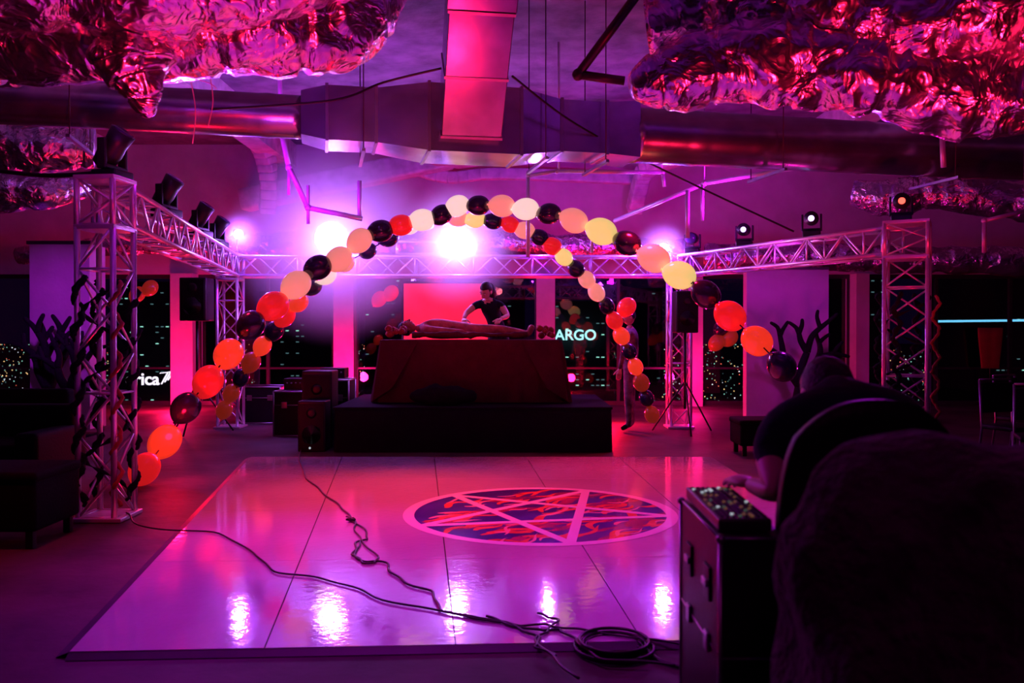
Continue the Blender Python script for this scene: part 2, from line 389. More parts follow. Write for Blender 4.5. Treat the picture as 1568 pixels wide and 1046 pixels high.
for t,len_ in ((.98,'lens_r'),(.66,'lens_s'),(.36,'lens_s'),(.08,'lens_off')):
    p=BR.lerp(FR,t); head_light(p+V((0,0,TT+(.03 if t>.9 else 0))),(p.x-1.2,p.y-3,2.4),len_,.95)
def par(pos,r,tgt,lens='lens'):
    b=MB(); pos=V(pos); d=(V(tgt)-pos).normalized()
    b.tube([pos-d*.3,pos-d*.26,pos-d*.02,pos],[r*.35,r*.75,r*1.06,r*1.08],'black',24); b.sph(pos-d*.02,r,lens,seg=20,rings=12)
    b.tube([pos-d*.12+V((0,0,-r*1.2)),pos-d*.12+V((0,0,-(pos.z-TT-.02)))] if pos.z-TT>.3 else [pos-d*.12+V((0,0,-r*.9)),V((pos.x,pos.y+.1,TT-.03))],.02,'black',8)
    b.obj('par_can_light')
    return pos+d*(r+.12)
bl=[(P(518,372,12.9),.25,1.6,1.9),(P(713,380,12.9),.14,1.0,2.6),(P(373,366,12.9),.07,.4,1.6),(P(1037,388,12.9),.075,.5,1.7),(P(856,381,12.9),.05,0,0)]
for p,r,hr_,hd in bl:
    q=par(p,r,(0,4,.5),'lens' if r>.2 else 'lens_h')
    lamp('POINT',q,{.25:430,.14:220,.05:30}.get(r,75),VIO if r<.12 else (.42,.09,1),r*.7)
    if hr_: hb=MB(); hb.sph((0,0,0),hr_,haze(hr_,hd),seg=24,rings=16); ho=hb.obj('bloom_haze_ball'); ho.location=q  # scatter ball added around the lamp for its bloom
# ------------------------------------------------ stage, table, props
b=MB(); sx0,sx1,sy0,sy1,sz=-2.17,1.22,10.3,12.5,.52
b.box2((sx0,sy0,sz),(sx1,sy1,sz+.03),'cloth_blk',bev=.01)
b.loft([((sx0+sx1)/2,(sy0+sy1)/2,z,(sx1-sx0)/2-.004+.01*(1-z/sz),(sy1-sy0)/2-.004+.01*(1-z/sz),.0012) for z in (.005,.15,.3,.45,sz)],'cloth_blk',n=400,ex=40,folds=150)
b.obj('stage_platform')
root=empty('dj_table'); tx0,tx1,ty0,ty1,tz=-1.70,.62,10.95,11.75,1.36; st=sz+.03
b=MB(); b.box2((tx0,ty0,tz-.04),(tx1,ty1,tz-.006),'black')
for x in (tx0+.08,tx1-.08):
    for y in (ty0+.08,ty1-.08): b.cyl((x,y,st),(x,y,tz-.04),.02,'metal')
b.obj('table_frame',root)
b=MB(); lv=[]
for i in range(13):
    t=i/12; z=st+.01+(tz-st-.02)*t; f=.024*(1-t)**.6; g_=.09*(1-t)
    lv.append(((tx0+tx1)/2+.01,(ty0+ty1)/2,z,(tx1-tx0)/2+.02+g_,(ty1-ty0)/2+.02+g_*.6,f))
lv.append(((tx0+tx1)/2,(ty0+ty1)/2,tz,(tx1-tx0)/2,(ty1-ty0)/2,0))
b.loft(lv,'cloth_red',n=500,ex=14,folds=43)
for x in (tx0,tx1):
    s_=-1 if x==tx0 else 1
    co=[(x-s_*.02,ty0-.03,tz-.01),(x-s_*.50,ty0-.04,tz-.01),(x-s_*.18,ty0-.14,st+.20),(x+s_*.08,ty0-.11,st+.03),(x+s_*.14,ty0+.1,st+.03)]
    b.faces(co,[(0,1,2,3),(0,3,4)],'cloth_red')
b.obj('tablecloth',root)
b=MB(); pts=[V(((u-800)*10.6/FPX,10.6,st+.11)) for u in (640,670,705,745)]
b.tube(spline(pts,8),[.02+.10*math.sin(math.pi*i/24)**.6 for i in range(25)],'cloth_blk',20,amp=.5,fr=6); b.obj('cloth_bundle')
b=MB(); pts=[V((-1.30,ty0+.10,tz+.06)),V((-1.0,ty0+.12,tz+.06)),V((-.5,ty0+.10,tz+.06)),V((.2,ty0+.12,tz+.06))]
b.tube(spline(pts,16),.05,'cloth_red',14,amp=.9,fr=7,flat=.7); b.obj('cloth_runner')
b=MB(); random.seed(4)
for i in range(22):
    x=(-1.62+random.random()*.22) if i<13 else (.36+random.random()*.18)
    c=V((x,11.02+random.random()*(.16 if i<13 else .5),tz+.05+random.random()*.10)); r=random.uniform(.035,.055)
    for k in range(3): b.sph(c+V((0,0,k*.008)),(r*(1-.25*k),r*(1-.25*k),r*.8),'rib_red',Matrix.Rotation(k,3,'X'),12,8,lambda v:v*(1+.18*math.sin(5*math.atan2(v.y,v.x)+k)))
b.obj('rose_pile')
b=MB(); b.box2((-1.78,14.0,1.1),(-.40,14.04,2.26),'redpanel'); 
for x in (-1.80,-.38): b.cyl((x,14.02,0),(x,14.02,2.30),.02,'black'); b.box((x,14.02,.015),(.08,.6,.03),'black')
b.cyl((-1.80,14.02,2.28),(-.38,14.02,2.28),.02,'black'); b.cyl((-1.80,14.02,1.09),(-.38,14.02,1.09),.02,'black'); b.obj('projection_screen')
# ------------------------------------------------ humans
def skin_body(name,J,bones,root,parent,sub=2):
    me=bpy.data.meshes.new(name); names=list(J); idx={k:i for i,k in enumerate(names)}
    me.from_pydata([J[k][0] for k in names],[(idx[a],idx[c]) for a,c,_ in bones],[])
    o=bpy.data.objects.new('tmp',me); scn.collection.objects.link(o)
    o.modifiers.new('s','SKIN'); 
    sv=me.skin_vertices[0].data if me.skin_vertices else None
    if sv is None:
        bpy.context.view_layer.objects.active=o; o.select_set(True); bpy.ops.mesh.customdata_skin_add(); sv=me.skin_vertices[0].data
    for k in names:
        r=J[k][1]; sv[idx[k]].radius=(r,r) if not hasattr(r,'__len__') else r; sv[idx[k]].use_root=(k==root)
    md=o.modifiers.new('u','SUBSURF'); md.levels=sub; md.render_levels=sub
    bpy.context.view_layer.update(); dg=bpy.context.evaluated_depsgraph_get()
    m2=bpy.data.meshes.new_from_object(o.evaluated_get(dg)); bpy.data.objects.remove(o)
    ms=[]; m2.materials.clear()
    for _,_,m in bones:
        if m not in ms: ms.append(m); m2.materials.append(M[m])
    for p in m2.polygons:
        p.use_smooth=True; best=1e9
        for a,c,m in bones:
            A_,C_=V(J[a][0]),V(J[c][0]); d=C_-A_; t=max(0,min(1,(p.center-A_).dot(d)/d.length_squared)); r=J[a][1] if not hasattr(J[a][1],'__len__') else J[a][1][0]
            dist=(p.center-(A_+d*t)).length/max(r,.03)
            if dist<best: best=dist; p.material_index=ms.index(m)
    o=bpy.data.objects.new(name,m2); scn.collection.objects.link(o); o.parent=parent; return o
def make_head(c,face,up,parent,hair='hair',skin='skin',long=False,s=1.0):
    f=V(face).normalized(); up=V(up); x=f.cross(up).normalized(); up=x.cross(f).normalized()
    R=Matrix((x,f,up)).transposed(); c=V(c); b=MB()
    def sk(v):
        v=v.copy()
        if v.z<0: v.x*=1-.38*v.z*v.z; v.y*=1-.12*v.z*v.z
        if v.y>.3 and v.z<-.2: v.y*=1.03
        return v
    b.sph(c,(.074*s,.094*s,.115*s),skin,R,28,22,sk)
    W=lambda a,d,e: c+R@(V((a,d,e))*s)
    b.tube([W(0,.088,.02),W(0,.102,-.012),W(0,.112,-.028),W(0,.09,-.036)],[.007*s,.011*s,.014*s,.008*s],skin,10)
    for k in (-1,1):
        b.sph(W(.03*k,.082,.006),.012*s,'eye',R,12,8); b.sph(W(.03*k,.092,.006),.006*s,'hair',R,10,8)
        b.tube([W(.014*k,.094,.028),W(.03*k,.093,.034),W(.048*k,.08,.028)],[.004*s]*3,hair,6)
        b.sph(W(.077*k,-.005,-.008),(.012*s,.02*s,.032*s),skin,R,12,8)
    b.tube([W(-.024,.080,-.062),W(0,.090,-.060),W(.024,.080,-.062)],[.004*s,.008*s,.004*s],'lips',8)
    def hr(v):
        v=v.copy()
        if v.y>.25 and v.z<.45: v.y=.25+(v.y-.25)*.1
        if v.z<-.35 and not long: v.x*=.75; v.z=-.35+(v.z+.35)*.3; v.y*=.85
        return v*(1+.04*noise.noise(v*6))
    b.sph(c+R@V((0,-.012,.014))*s,(.084*s,.102*s,.118*s),hair,R,28,20,hr)
    if long: b.tube([W(0,-.08,.02),W(0,-.1,-.1),W(0,-.09,-.24)],[.07*s,.075*s,.03*s],hair,16,amp=.15,fr=9)
    return b.obj('head',parent)
def make_hand(wrist,d,nrm,side,parent,curl=.5,skin='skin',name='hand'):
    b=MB(); w=V(wrist); d=V(d).normalized(); nrm=(V(nrm)-d*V(nrm).dot(d)).normalized(); x=d.cross(nrm).normalized()
    b.tube([w-d*.01,w+d*.02,w+d*.06,w+d*.09],[.027,.034,.042,.038],skin,14,flat=.42,up=nrm)
    for i,(off,l,r) in enumerate(((.031,.070,.0088),(.011,.080,.009),(-.010,.074,.0086),(-.030,.058,.0076))):
        p=w+d*.085+x*off*side; pts=[p-d*.02,p]; a=0
        for q in (.45,.32,.23):
            a+=curl*.7; p=p+(d*math.cos(a)-nrm*math.sin(a))*l*q; pts.append(p)
        b.tube(pts,[r*1.1,r*1.08,r,r*.92,r*.7],skin,10)
    p=w+d*.025+x*.03*side; pts=[w+d*.02+x*.015*side,p]
    for q in (.034,.028,.022): p=p+(d*.75+x*.6*side-nrm*.25).normalized()*q; pts.append(p)
    b.tube(pts,[.014,.014,.012,.011,.008],skin,10)
    return b.obj(name,parent)
op=empty('seated_lighting_operator')
J={'pel':((1.02,2.50,.60),.15),'sp1':((1.02,2.51,.76),(.15,.12)),'sp2':((1.02,2.52,.93),(.16,.125)),'ch':((1.02,2.54,1.09),(.17,.13)),'uch':((1.015,2.57,1.225),(.125,.105)),
'nk':((1.015,2.65,1.27),.06),'nk2':((1.015,2.70,1.27),.055),
'shL':((.825,2.56,1.19),.082),'slL':((.765,2.52,1.11),.058),'uaL':((.757,2.51,1.09),.045),'elL':((.740,2.37,1.00),.038),'faL':((.722,2.45,1.000),.031),'wrL':((.705,2.53,1.000),.023),
'shR':((1.20,2.56,1.19),.082),'slR':((1.26,2.55,1.06),.062),'uaR':((1.265,2.55,1.04),.05),'elR':((1.30,2.58,.90),.042),'faR':((1.25,2.72,.84),.038),'wrR':((1.18,2.82,.79),.026),
'hpL':((.93,2.52,.58),.10),'knL':((.90,2.94,.57),.07),'anL':((.90,2.98,.12),.045),'ftL':((.89,3.11,.05),.04),
'hpR':((1.11,2.52,.58),.10),'knR':((1.15,2.94,.57),.07),'anR':((1.15,2.98,.12),.045),'ftR':((1.16,3.11,.05),.04)}
bn=[('pel','sp1','shirt'),('sp1','sp2','shirt'),('sp2','ch','shirt'),('ch','uch','shirt'),('uch','nk','shirt'),('nk','nk2','skin'),
('uch','shL','shirt'),('shL','slL','shirt'),('slL','uaL','shirt'),('uaL','elL','skin'),('elL','faL','skin'),('faL','wrL','skin'),
('uch','shR','shirt'),('shR','slR','shirt'),('slR','uaR','shirt'),('uaR','elR','skin'),('elR','faR','skin'),('faR','wrR','skin'),
('pel','hpL','jeans'),('hpL','knL','jeans'),('knL','anL','jeans'),('anL','ftL','leather'),('pel','hpR','jeans'),('hpR','knR','jeans'),('knR','anR','jeans'),('anR','ftR','leather')]
skin_body('body',J,bn,'pel',op)
make_head((1.03,2.78,1.245),(-.1,.75,-.6),(0,.6,.75),op)
make_hand(J['wrL'][0],(-.08,1,-.03),(0,0,1),1,op,.3); make_hand(J['wrR'][0],(-.4,.8,-.3),(0,0,1),-1,op,.6,name='hand_right')
# office chair
ch=empty('office_chair'); b=MB()
b.box((1.02,2.44,.41),(.48,.46,.07),'leather',bev=.03); b.obj('seat',ch)
b=MB(); co=[];fs=[];NX,NZ=16,16
for s_ in (0,1):
    for j in range(NZ+1):
        for i in range(NX+1):
            u=i/NX*2-1; w=j/NZ; wd=.235*(1-.16*w**5)*(1-.06*(1-w))
            zz=.50+.78*w-.10*(abs(u)**2.5)*w**3
            co.append(V((.93+u*wd,2.20-.03*w+.03*(u*u)-(.035 if s_==0 else -.01)+.05*math.sin(w*3),zz)))
n1=(NX+1)*(NZ+1)
for j in range(NZ):
    for i in range(NX):
        a=j*(NX+1)+i; fs.append((a,a+1,a+NX+2,a+NX+1)); fs.append((a+n1,a+NX+1+n1,a+NX+2+n1,a+1+n1))
for j in range(NZ):
    for i in (0,NX):
        a=j*(NX+1)+i; fs.append((a,a+NX+1,a+NX+1+n1,a+n1))
for i in range(NX):
    for j in (0,NZ):
        a=j*(NX+1)+i; fs.append((a,a+1,a+1+n1,a+n1))
b.faces(co,fs,'leather',True); b.cyl((.98,2.16,.38),(.98,2.15,.6),.03,'black'); b.obj('backrest',ch)
b=MB(); b.cyl((1.02,2.44,.12),(1.02,2.44,.38),.03,'metal')
for k in range(5):
    a=k*2*math.pi/5+.3; e=V((1.02+.28*math.cos(a),2.44+.28*math.sin(a),.08)); b.cyl((1.02,2.44,.12),e,.025,'black',.015); b.cyl(e+V((-.015,0,-.045)),e+V((.015,0,-.045)),.033,'black',n=16)
b.obj('star_base',ch)
# foreground chair with plush coat thrown over it
fg=empty('coat_draped_chair'); b=MB(); lv=[]
prof=[(.22,.36,.25,.02),(.5,.36,.24,.02),(.8,.355,.21,.018),(1.0,.34,.17,.014),(1.12,.325,.14,.01),(1.19,.305,.12,.007),(1.235,.27,.09,.004),(1.255,.21,.05,.002),(1.26,.10,.02,0)]
for i in range(len(prof)-1):
    for k in range(5):
        t=k/5; a=[prof[i][q]*(1-t)+prof[i+1][q]*t for q in range(4)]; lv.append((.875+(.02 if a[0]>1.1 else 0),1.62,a[0]-.02,a[1],a[2],a[3]))
lv.append((.895,1.62,1.242,.02,.01,0))
b.loft(lv,'fur',n=160,ex=3.2,folds=9,nz=.06,seed=2); b.obj('plush_coat',fg)
b=MB(); b.box((.87,1.62,.45),(.5,.4,.06),'leather',bev=.02)
for x in (.66,1.08):
    for y in (1.46,1.78): b.cyl((x,y,0),(x,y,.45),.018,'metal')
for x in (.66,1.08): b.cyl((x,1.6,.45),(x,1.6,1.1),.018,'metal')
b.obj('chair_frame',fg)
# road case + lighting console
rc=empty('road_case'); b=MB(); x0,x1,y0,y1,zt=.53,.705,2.16,2.66,.93
b.box2((x0,y0,.09),(x1,y1,zt),'case',bev=.006)
for x in (x0,x1):
    for y in (y0,y1): b.cyl((x,y,.09),(x,y,zt),.006,'metal'); b.sph((x,y,zt-.005),.012,'metal'); b.sph((x,y,.1),.012,'metal')
for z in (.1,.62,zt-.004):
    for y in (y0,y1): b.cyl((x0,y,z),(x1,y,z),.003,'metal')
    for x in (x0,x1): b.cyl((x,y0,z),(x,y1,z),.003,'metal')
b.obj('case_shell',rc)
b=MB()
for y in (2.29,2.52):
    b.box((x0-.004,y,.78),(.008,.07,.09),'case',bev=.003); b.box((x0-.01,y,.78),(.01,.05,.02),'metal',bev=.003)
    b.box((x0-.005,y,.62),(.01,.04,.05),'metal',bev=.003)
for x in (x0+.04,x1-.04):
    for y in (y0+.06,y1-.06): b.cyl((x-.015,y,.045),(x+.015,y,.045),.045,'black',n=16)
b.obj('latches_and_castors',rc)
b=MB(); tl=Matrix.Rotation(.02,3,'X'); cc=V((.608,2.42,.952))
b.box(cc,(.14,.42,.036),'black',tl,.008); random.seed(3)
for i in range(18):
    for j in range(8):
        p=cc+tl@V((-.056+j*.0160,-.185+i*.0215,.020)); mm=random.choice(['led_y','led_w','led_c']+['black']*11+['led_y'])
        b.box(p,(.008,.007,.005),mm,tl)
b.obj('lighting_console')
# --- performer leaning over table
dj=empty('performer_leaning_over_table'); X=-.32; Y=12.15
J={'pel':((X+.14,Y,1.38),.13),'sp':((X+.10,Y-.04,1.56),(.12,.10)),'ch':((X+.03,Y-.13,1.76),(.14,.11)),'uch':((X-.01,Y-.2,1.87),(.10,.08)),'nk':((X-.02,Y-.26,1.92),.05),'nk2':((X-.03,Y-.30,1.95),.045),
'shL':((X-.19,Y-.2,1.84),.06),'elL':((X-.32,Y-.33,1.72),.042),'wrL':((X-.34,Y-.46,1.64),.027),
'shR':((X+.17,Y-.18,1.84),.06),'elR':((X+.26,Y-.32,1.68),.042),'wrR':((X+.16,Y-.46,1.64),.027),
'hpL':((X+.04,Y,1.32),.09),'knL':((X+.03,Y+.02,.98),.065),'anL':((X+.03,Y+.04,.62),.045),'ftL':((X+.03,Y-.1,.59),.035),
'hpR':((X+.23,Y,1.32),.09),'knR':((X+.23,Y+.02,.98),.065),'anR':((X+.23,Y+.06,.62),.045),'ftR':((X+.23,Y-.08,.59),.035)}
bn=[('pel','sp','shirt'),('sp','ch','shirt'),('ch','uch','shirt'),('uch','nk','skin'),('nk','nk2','skin'),('uch','shL','shirt'),('shL','elL','skin'),('elL','wrL','skin'),('uch','shR','shirt'),('shR','elR','skin'),('elR','wrR','skin'),
('pel','hpL','jeans'),('hpL','knL','jeans'),('knL','anL','jeans'),('anL','ftL','leather'),('pel','hpR','jeans'),('hpR','knR','jeans'),('knR','anR','jeans'),('anR','ftR','leather')]
skin_body('body',J,bn,'pel',dj); make_head((X-.04,Y-.36,2.03),(-.5,-.6,-.6),(0,-.4,.9),dj,long=True)
make_hand(J['wrL'][0],(.1,-.6,-.25),(0,-.3,.8),-1,dj,.3); make_hand(J['wrR'][0],(-.2,-.6,-.2),(0,-.3,.8),1,dj,.3,name='hand_right')
# --- wrapped body prop lying on the table
lp=empty('wrapped_body_prop'); Z=tz+.13; Yp=11.42
J={'pel':((-.62,Yp,Z),.125),'sp':((-.80,Yp,Z),(.10,.13)),'ch':((-1.02,Yp,Z+.02),(.12,.16)),'uch':((-1.16,Yp,Z+.02),(.09,.12)),'nk':((-1.24,Yp,Z+.02),.055),'nk2':((-1.30,Yp,Z+.03),.05),
'shL':((-1.14,Yp-.17,Z),.065),'elL':((-.86,Yp-.21,Z-.02),.05),'wrL':((-.62,Yp-.17,Z-.03),.035),'shR':((-1.14,Yp+.17,Z),.065),'elR':((-.86,Yp+.21,Z-.02),.05),'wrR':((-.62,Yp+.17,Z-.03),.035),
'hpL':((-.54,Yp-.09,Z-.01),.10),'knL':((-.14,Yp-.10,Z+.0),.07),'anL':((.22,Yp-.09,Z-.06),.05),'ftL':((.28,Yp-.09,Z+.07),.045),
'hpR':((-.54,Yp+.09,Z-.01),.10),'knR':((-.14,Yp+.10,Z+.0),.07),'anR':((.22,Yp+.09,Z-.06),.05),'ftR':((.28,Yp+.09,Z+.07),.045)}
bn=[(a,c,'bodyprop') for a,c,_ in bn]
skin_body('body',J,bn,'pel',lp); make_head((-1.40,Yp,Z+.03),(0,-.25,1),(-1,0,0),lp,hair='hair',skin='bodyprop')
make_hand(J['wrL'][0],(1,0,-.15),(0,0,1),1,lp,.4,'bodyprop'); make_hand(J['wrR'][0],(1,0,-.15),(0,0,1),-1,lp,.4,'bodyprop','hand_right')
# --- standing costumed person behind the balloon column
sp_=empty('costumed_person'); X,Y=1.74,12.55
J={'pel':((X,Y,.98),.13),'sp':((X,Y,1.14),(.12,.10)),'ch':((X,Y-.01,1.33),(.14,.11)),'uch':((X,Y,1.45),(.10,.08)),'nk':((X,Y,1.52),.05),'nk2':((X-.01,Y,1.57),.048),
'shL':((X-.10,Y-.16,1.43),.06),'elL':((X-.13,Y-.24,1.15),.045),'wrL':((X-.18,Y-.2,.92),.03),'shR':((X+.08,Y+.16,1.43),.06),'elR':((X+.12,Y+.22,1.15),.045),'wrR':((X+.06,Y+.24,.92),.03),
'hpL':((X-.03,Y-.09,.93),.09),'knL':((X-.04,Y-.10,.50),.065),'anL':((X-.03,Y-.1,.10),.045),'ftL':((X-.15,Y-.12,.045),.038),
'hpR':((X+.03,Y+.09,.93),.09),'knR':((X+.03,Y+.10,.50),.065),'anR':((X+.05,Y+.1,.10),.045),'ftR':((X-.08,Y+.12,.045),.038)}
b2=[(a,c,'skin' if c in('nk','nk2') else ('leather' if c in ('ftL','ftR') else 'costume')) for a,c,_ in bn]
skin_body('body',J,b2,'pel',sp_); make_head((X-.02,Y,1.68),(-1,-.3,-.1),(0,0,1),sp_)
make_hand(J['wrL'][0],(-.1,0,-1),(-.2,-1,0),1,sp_,.35); make_hand(J['wrR'][0],(-.1,0,-1),(.2,1,0),-1,sp_,.35,name='hand_right')
# ------------------------------------------------ balloons
def balloon(b,c,r,m,ax):
    ax=V(ax).normalized(); R=frame_from(ax)
    def f(v):
        v=v.copy()
        if v.z<0: k=1-.22*v.z*v.z*-v.z; v.x*=k; v.y*=k; v.z*=1.12
        return v
    b.sph(c,(r*.92,r*.92,r*1.08),m,R,24,18,f); e=V(c)-ax*r*1.17
    b.tube([e+ax*r*.06,e-ax*r*.03,e-ax*r*.12],[r*.09,r*.04,r*.11],m,8)
def arch_of(lst,dfn,name):
    random.seed(len(lst)); b=MB(); N=len(lst); ctr=[]
    for i,(u,v,r,c) in enumerate(lst):
        d=dfn(i/(N-1)); p=P(u,v,d); ctr.append(p); rr=r*d/FPX
        if p.z<rr+.02: p.z=rr+.02
        t=P(*lst[min(i+1,N-1)][:2],d)-P(*lst[max(i-1,0)][:2],d)
        ax=V((t.x*.9,random.uniform(-.4,.4)*t.length,t.z*.9+random.uniform(-.2,.3)*t.length))
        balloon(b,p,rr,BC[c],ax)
    b.tube(spline(ctr,3),.008,'cable',6); return b.obj(name)
F=[(225,740,25,'r'),(257,690,26,'o'),(290,637,24,'k'),(325,596,25,'r'),(357,553,24,'o'),(392,508,23,'k'),(427,478,24,'r'),(463,445,23,'p'),(497,418,21,'k'),(530,405,21,'p'),(562,376,20,'p'),(595,361,19,'k'),(627,352,18,'r'),(660,344,19,'c'),(690,336,17,'k'),(715,322,18,'c'),(748,321,17,'k'),(785,322,19,'p'),(822,327,19,'c'),(858,334,18,'k'),(897,345,21,'p'),(940,362,23,'y'),(980,380,21,'k'),(1022,404,24,'p'),(1062,430,24,'y'),(1103,460,23,'k'),(1141,494,25,'r'),(1183,533,25,'o'),(1222,573,24,'k')]
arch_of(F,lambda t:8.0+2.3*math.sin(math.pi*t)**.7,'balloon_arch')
Bk=[(350,640,14,'b'),(361,614,14,'b'),(376,590,14,'k'),(392,566,16,'b'),(410,540,15,'o'),(428,517,16,'k'),(445,494,17,'r'),(467,473,15,'o'),(488,448,15,'k'),(510,430,16,'c'),(540,411,15,'p'),(575,392,14,'k'),(608,372,15,'k'),(640,352,16,'c'),(664,348,14,'c'),(688,340,14,'k'),(716,341,15,'p'),(743,343,15,'y'),(770,346,14,'k'),(797,351,14,'r'),(820,360,15,'p'),(843,371,14,'k'),(863,385,15,'r'),(881,402,14,'y'),(900,420,14,'k'),(917,437,14,'p'),(932,457,14,'p'),(948,478,13,'k'),(960,501,14,'r'),(971,525,14,'o'),(983,549,13,'k'),(993,573,13,'o'),(1002,598,14,'b'),(1010,622,13,'k'),(1019,648,13,'b')]
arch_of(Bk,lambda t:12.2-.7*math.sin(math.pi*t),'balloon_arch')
b=MB()
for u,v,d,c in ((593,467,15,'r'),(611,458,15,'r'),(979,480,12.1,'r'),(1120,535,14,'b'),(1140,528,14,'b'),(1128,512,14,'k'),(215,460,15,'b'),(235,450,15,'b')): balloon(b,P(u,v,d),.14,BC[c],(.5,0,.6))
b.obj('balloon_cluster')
# ------------------------------------------------ ceiling services
dd=V((1,.225,0)).normalized(); O=V((-1.0,8.85,3.62))
def D_(x,z=0): return O+dd*(x+1.0)+V((0,0,z))
b=MB()
def duct(x0,x1,r):
    n=int((x1-x0)/.08); pts=[D_(x0+(x1-x0)*i/n) for i in range(n+1)]
    b.tube(pts,[r*(1.03 if i%9==0 else 1) for i in range(n+1)],'duct',28)
duct(-9,-2.15,.215); duct(1.35,10,.30)
Rm=Matrix((dd,V((-dd.y,dd.x,0)),V((0,0,1)))).transposed()
def lerpbox(x0,x1,h0,h1,m='duct'):
    co=[]
    for x,h in ((x0,h0),(x1,h1)):
        for a,c in ((-1,-1),(1,-1),(1,1),(-1,1)): co.append(D_(x)+Rm@V((0,a*h,c*h)))
    b.faces(co,[(3,2,1,0),(4,5,6,7),(0,1,5,4),(1,2,6,5),(2,3,7,6),(3,0,4,7)],m)
lerpbox(-2.15,-1.9,.215,.27); lerpbox(-1.9,-1.42,.27,.27); lerpbox(-1.42,-.9,.27,.34); lerpbox(-.9,.05,.34,.34); lerpbox(.05,.5,.34,.27); lerpbox(.5,1.0,.27,.27); lerpbox(1.0,1.36,.27,.30)
for x,h in ((-1.9,.285),(-1.42,.285),(-.9,.355),(.05,.355),(.5,.285),(1.0,.285)): lerpbox(x-.015,x+.015,h,h,'metal')
p0=D_(-.42,-.05)+V((0,-.25,0)); p1=V((-.30,7.9,4.5)); p2=V((-.22,7.4,5.15))
b.beam(p0,p1,.60,.5,'duct',.01); b.beam(p1,p2,.64,.5,'duct',.01)
for t in (.0,.5,1): 
    q=p0.lerp(p1,t); e=(p1-p0).normalized()*.014; b.beam(q-e,q+e,.62,.52,'metal')
b.obj('air_duct')
b=MB()
for x in (-7,-4.2,-1.55,.3,.95,3.0,5.2,7.6):
    r=.33
    for s_ in (-1,1):
        q=D_(x)+Rm@V((0,s_*(r+.03),0)); b.cyl(q+V((0,0,-r-.05)),V((q.x,q.y,ZT)),.006,'blackpipe',n=6)
    b.beam(D_(x,-r-.05)+Rm@V((0,-.42,0)),D_(x,-r-.05)+Rm@V((0,.42,0)),.035,.03,'metal')
b.obj('duct_hanger')
def foil(pts,r,name,seed,amp=.2,n=8,fr=2.4,segs=64):
    b=MB(); q=spline(pts,n*3); L=len(q)
    if not hasattr(r,'__len__'): r=[r]*len(pts)
    rr=[]
    for i in range(L):
        t=i/(L-1)*(len(r)-1); k=min(int(t),len(r)-2); x=r[k]*(1-(t-k))+r[k+1]*(t-k)
        rr.append(x*(1-.10*(math.cos(i*2*math.pi/20)>.93)))
    b.tube(q,rr,'foil',segs,amp=amp,fr=fr,seed=seed); return b.obj(name)
N_='foil_insulated_duct'
foil([P(-120,45,5.2),P(40,55,5.2),P(250,40,5.2),P(420,30,5.3),P(540,20,5.5),P(600,-60,5.8)],[.30,.30,.32,.34,.30,.22],N_,1)
foil([P(200,70,4.9),P(205,105,4.9),P(217,135,4.9),P(228,165,4.95),P(238,180,5.0)],[.20,.17,.12,.08,.03],N_,4,amp=.5,fr=3.5)
foil([P(-150,-30,4.6),P(150,-40,4.7),P(380,-40,4.9),P(560,-90,5.2)],[.28,.3,.3,.3],N_,2)
foil([P(-150,110,5.6),P(-40,100,5.6),P(60,95,5.6),P(110,80,5.7)],[.16,.17,.16,.08],N_,3)
foil([P(985,140,5.2),P(1040,122,5.2),P(1150,105,5.2),P(1320,105,5.1),P(1500,125,5.0),P(1720,140,4.8)],[.06,.17,.24,.28,.29,.28],N_,5,amp=.35)
foil([P(1010,50,5.6),P(1120,30,5.5),P(1300,20,5.2),P(1500,25,4.9),P(1750,40,4.7)],[.22,.30,.34,.36,.36],N_,7,amp=.3)
foil([P(-60,215,9),P(60,225,9),P(150,235,9.2)],[.35,.33,.2],N_,8); foil([P(-60,300,10),P(60,300,10),P(130,290,10.5)],[.25,.22,.15],N_,9)
foil([P(360,385,15.2),P(520,378,15.2),P(700,375,15.2),P(900,385,15.2),P(1080,392,15.2)],.21,N_,11,n=14)
foil([P(1100,400,14.4),P(1250,402,14),P(1420,405,13.6),P(1640,410,13)],.22,N_,12,n=12)
foil([P(1330,300,12),P(1400,310,11.8),P(1470,300,11.6),P(1680,330,11)],[.18,.28,.25,.25],N_,13,n=8)
foil([P(30,400,14.5),P(180,385,14.5),P(300,380,14.6),P(360,385,15)],.16,N_,14,n=10)
b=MB()
def pipe(pts,r=.022,m='pipe'):
    for i in range(len(pts)-1):
        b.cyl(pts[i],pts[i+1],r,m,n=10)
        if i<len(pts)-2: b.sph(pts[i+1],r*1.35,m,seg=10,rings=8)
pipe([P(440,205,11),P(452,262,11),P(482,325,11),P(566,342,11.3)],.035); pipe([P(482,290,11),P(482,350,11)]); pipe([P(452,262,11),P(452,305,11)]); pipe([P(562,283,11.3),P(562,342,11.3)],.03)
pipe([P(440,205,11),V((-3,11,ZT))],.03)
pipe([P(825,402,11),P(825,275,11),P(870,268,11),P(1035,270,11.2),P(1038,292,11.2)],.025); pipe([P(873,268,11),P(873,240,11),V((.6,11,ZT))],.015); pipe([P(1033,268,11.2),V((1.97,11.2,ZT))],.015)
pipe([P(960,345,12.4),P(1100,287,10.8),P(1470,224,10)],.028); pipe([P(1097,289,10.8),P(1097,345,10.8)],.022); pipe([P(1074,298,11),P(1074,372,11)],.03); pipe([P(925,350,11.8),P(925,395,11.8)],.022)
for u,v,d in ((1100,287,10.8),(1470,224,10)): q=P(u,v,d); b.cyl(q,(q.x,q.y,ZT),.008,'metal',n=6)
